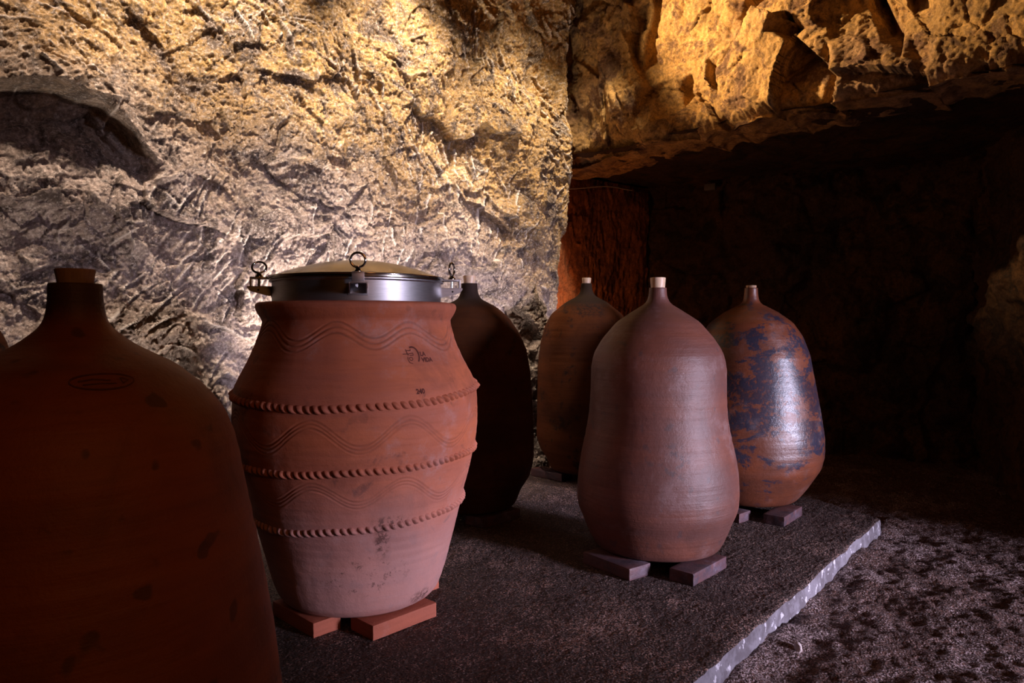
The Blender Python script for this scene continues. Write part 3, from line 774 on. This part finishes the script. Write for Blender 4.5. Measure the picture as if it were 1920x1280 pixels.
def wrap_marks(name, bm, a0, z0, Rf, mat, parent, lift=.0005, off=None):
    bmesh.ops.triangulate(bm, faces=bm.faces)
    for _ in range(2):
        le = [e for e in bm.edges if e.calc_length() > .004]
        if le: bmesh.ops.subdivide_edges(bm, edges=le, cuts=1)
    for v_ in bm.verts:
        x, y = v_.co.x, v_.co.y; z = z0+y; R_ = float(Rf(z))+lift; a_ = a0+x/R_
        if off: R_ += float(off(np.array([a_]), np.array([z]))[0])
        v_.co = (R_*math.sin(a_), -R_*math.cos(a_), z)
    o = bm_obj(name, bm, mat, parent, True)
    return o
bm = bmesh.new(); V2 = lambda x, y: Vector((x, y))
arc = [V2(-.004+.017*math.cos(t_), .0+.021*math.sin(t_)) for t_ in np.linspace(1.9, -.75, 16)]
stroke_poly(bm, arc, .0042)
stroke_poly(bm, [V2(-.022, .015), V2(-.020, .006), V2(-.018, .001)], .0026)
stroke_poly(bm, [V2(-.020, .0125), V2(-.010, .0125), V2(-.009, .015)], .0024)
stroke_poly(bm, [V2(-.032, .004), V2(-.018, .004), V2(-.004, .006), V2(-.0035, .001), V2(-.014, .0005)], .0020)
stroke_poly(bm, [V2(-.020, -.003), V2(-.021, -.010), V2(-.018, -.017), V2(-.010, -.020)], .0014)
stroke_poly(bm, [V2(-.012+.005*math.cos(t_), -.008+.004*math.sin(t_)) for t_ in np.linspace(0, 2*PI, 10)], .0016)
for txt, sz, ox, oy in (('LA', .0145, .017, -.0015), ('VIDA', .0150, .0185, -.0165)):
    me = text_mesh(txt, sz); me.transform(Matrix.Translation((ox, oy, 0))); bm.from_mesh(me); bpy.data.meshes.remove(me)
wrap_marks('maker_stamp', bm, math.radians(28.5), .773-PB, pot_R, M_INK, pot, .0006, lambda a, z: pot_off(a, z+PB))
bm = bmesh.new(); me = text_mesh('240', .0165); me.transform(Matrix.Translation((-.014, 0, 0))); bm.from_mesh(me); bpy.data.meshes.remove(me)
wrap_marks('number_stamp', bm, math.radians(27), .681-PB, pot_R, M_INK, pot, .0006, lambda a, z: pot_off(a, z+PB))

# oval stamp and a row of impressed digits on the foreground jar
fr, fz = dense(P_FRONT, 170); fz = fz-JB
def front_R(z): return np.interp(z, fz[::-1], fr[::-1])
bm = bmesh.new()
stroke_poly(bm, [V2(.036*math.cos(t_), .009*math.sin(t_)) for t_ in np.linspace(0, 2*PI, 30)], .0016)
stroke_poly(bm, [V2(-.026, .001), V2(-.010, .003), V2(.008, .001)], .0014)
stroke_poly(bm, [V2(-.022, -.003), V2(-.002, -.002), V2(.014, -.003)], .0012)
stroke_poly(bm, [V2(.022, .003), V2(.029, .0), V2(.022, -.003), V2(.020, .003)], .0014)
a_front = math.atan2(.602, .98)
wrap_marks('oval_stamp', bm, a_front+math.radians(11), .783-JB, front_R, M_INKD, j_front, .0035)

# ------------------------------------------------------------------ small things
# thin cable along the top of the reddish wall
cu = bpy.data.curves.new('wall_cable', 'CURVE'); cu.dimensions = '3D'; cu.bevel_depth = .0035; cu.bevel_resolution = 3
sp_ = cu.splines.new('BEZIER'); pts = [(.28, 4.53, 1.70), (.47, 4.66, 1.735), (.62, 4.76, 1.765), (.83, 4.93, 1.77)]
sp_.bezier_points.add(len(pts)-1)
for b_, p_ in zip(sp_.bezier_points, pts):
    b_.co = p_; b_.handle_left_type = b_.handle_right_type = 'AUTO'
ob = bpy.data.objects.new('tmp_cable', cu); COL.objects.link(ob)
dg = bpy.context.evaluated_depsgraph_get(); dg.update()
me = bpy.data.meshes.new_from_object(ob.evaluated_get(dg)); bpy.data.objects.remove(ob); bpy.data.curves.remove(cu)
me.name = 'wall_cable'; me.materials.clear(); me.materials.append(M_CABLE)
cab = bpy.data.objects.new('wall_cable', me); COL.objects.link(cab)
tag(cab, 'thin pale cable along the top of the reddish alcove wall', 'cable')
# small grey junction box high in the dark alcove
jb = thing('junction_box', 'small grey box high on the dark back wall of the alcove', 'box', (1.37, 4.93, 1.77), math.radians(-27))
bm = bmesh.new(); add_box(bm, (0, 0, .0225), (.075, .035, .045), None, .003); bm_obj('housing', bm, M_BOXM, jb, True, 30)
bm = bmesh.new(); add_box(bm, (0, -.0195, .0225), (.069, .005, .039), None, .002); bm_obj('cover', bm, M_BOXM, jb, True, 30)
# loose stones on the earth floor
def stone(x, y, s, seed, label):
    bm = bmesh.new(); bmesh.ops.create_icosphere(bm, subdivisions=3, radius=1)
    rs = np.random.RandomState(seed); k = rs.randn(6, 3)
    for v_ in bm.verts:
        d = v_.co.normalized(); m = 1.0
        for kk in k:
            kn = Vector(kk).normalized(); dd = d.dot(kn)
            if dd > .62: m = min(m, .62/dd*1.12)
        v_.co = Vector((d.x*s[0], d.y*s[1], d.z*s[2]))*m
    o = bm_obj('stone', bm, M_STONE, None, True, 28); o.location = (x, y, s[2]*.55-.006); o.rotation_euler = (.2, .1, seed)
    tag(o, label, 'stone')
stone(.752, 1.845, (.011, .017, .014), 3, 'small pale stone on the earth floor below the slab edge')
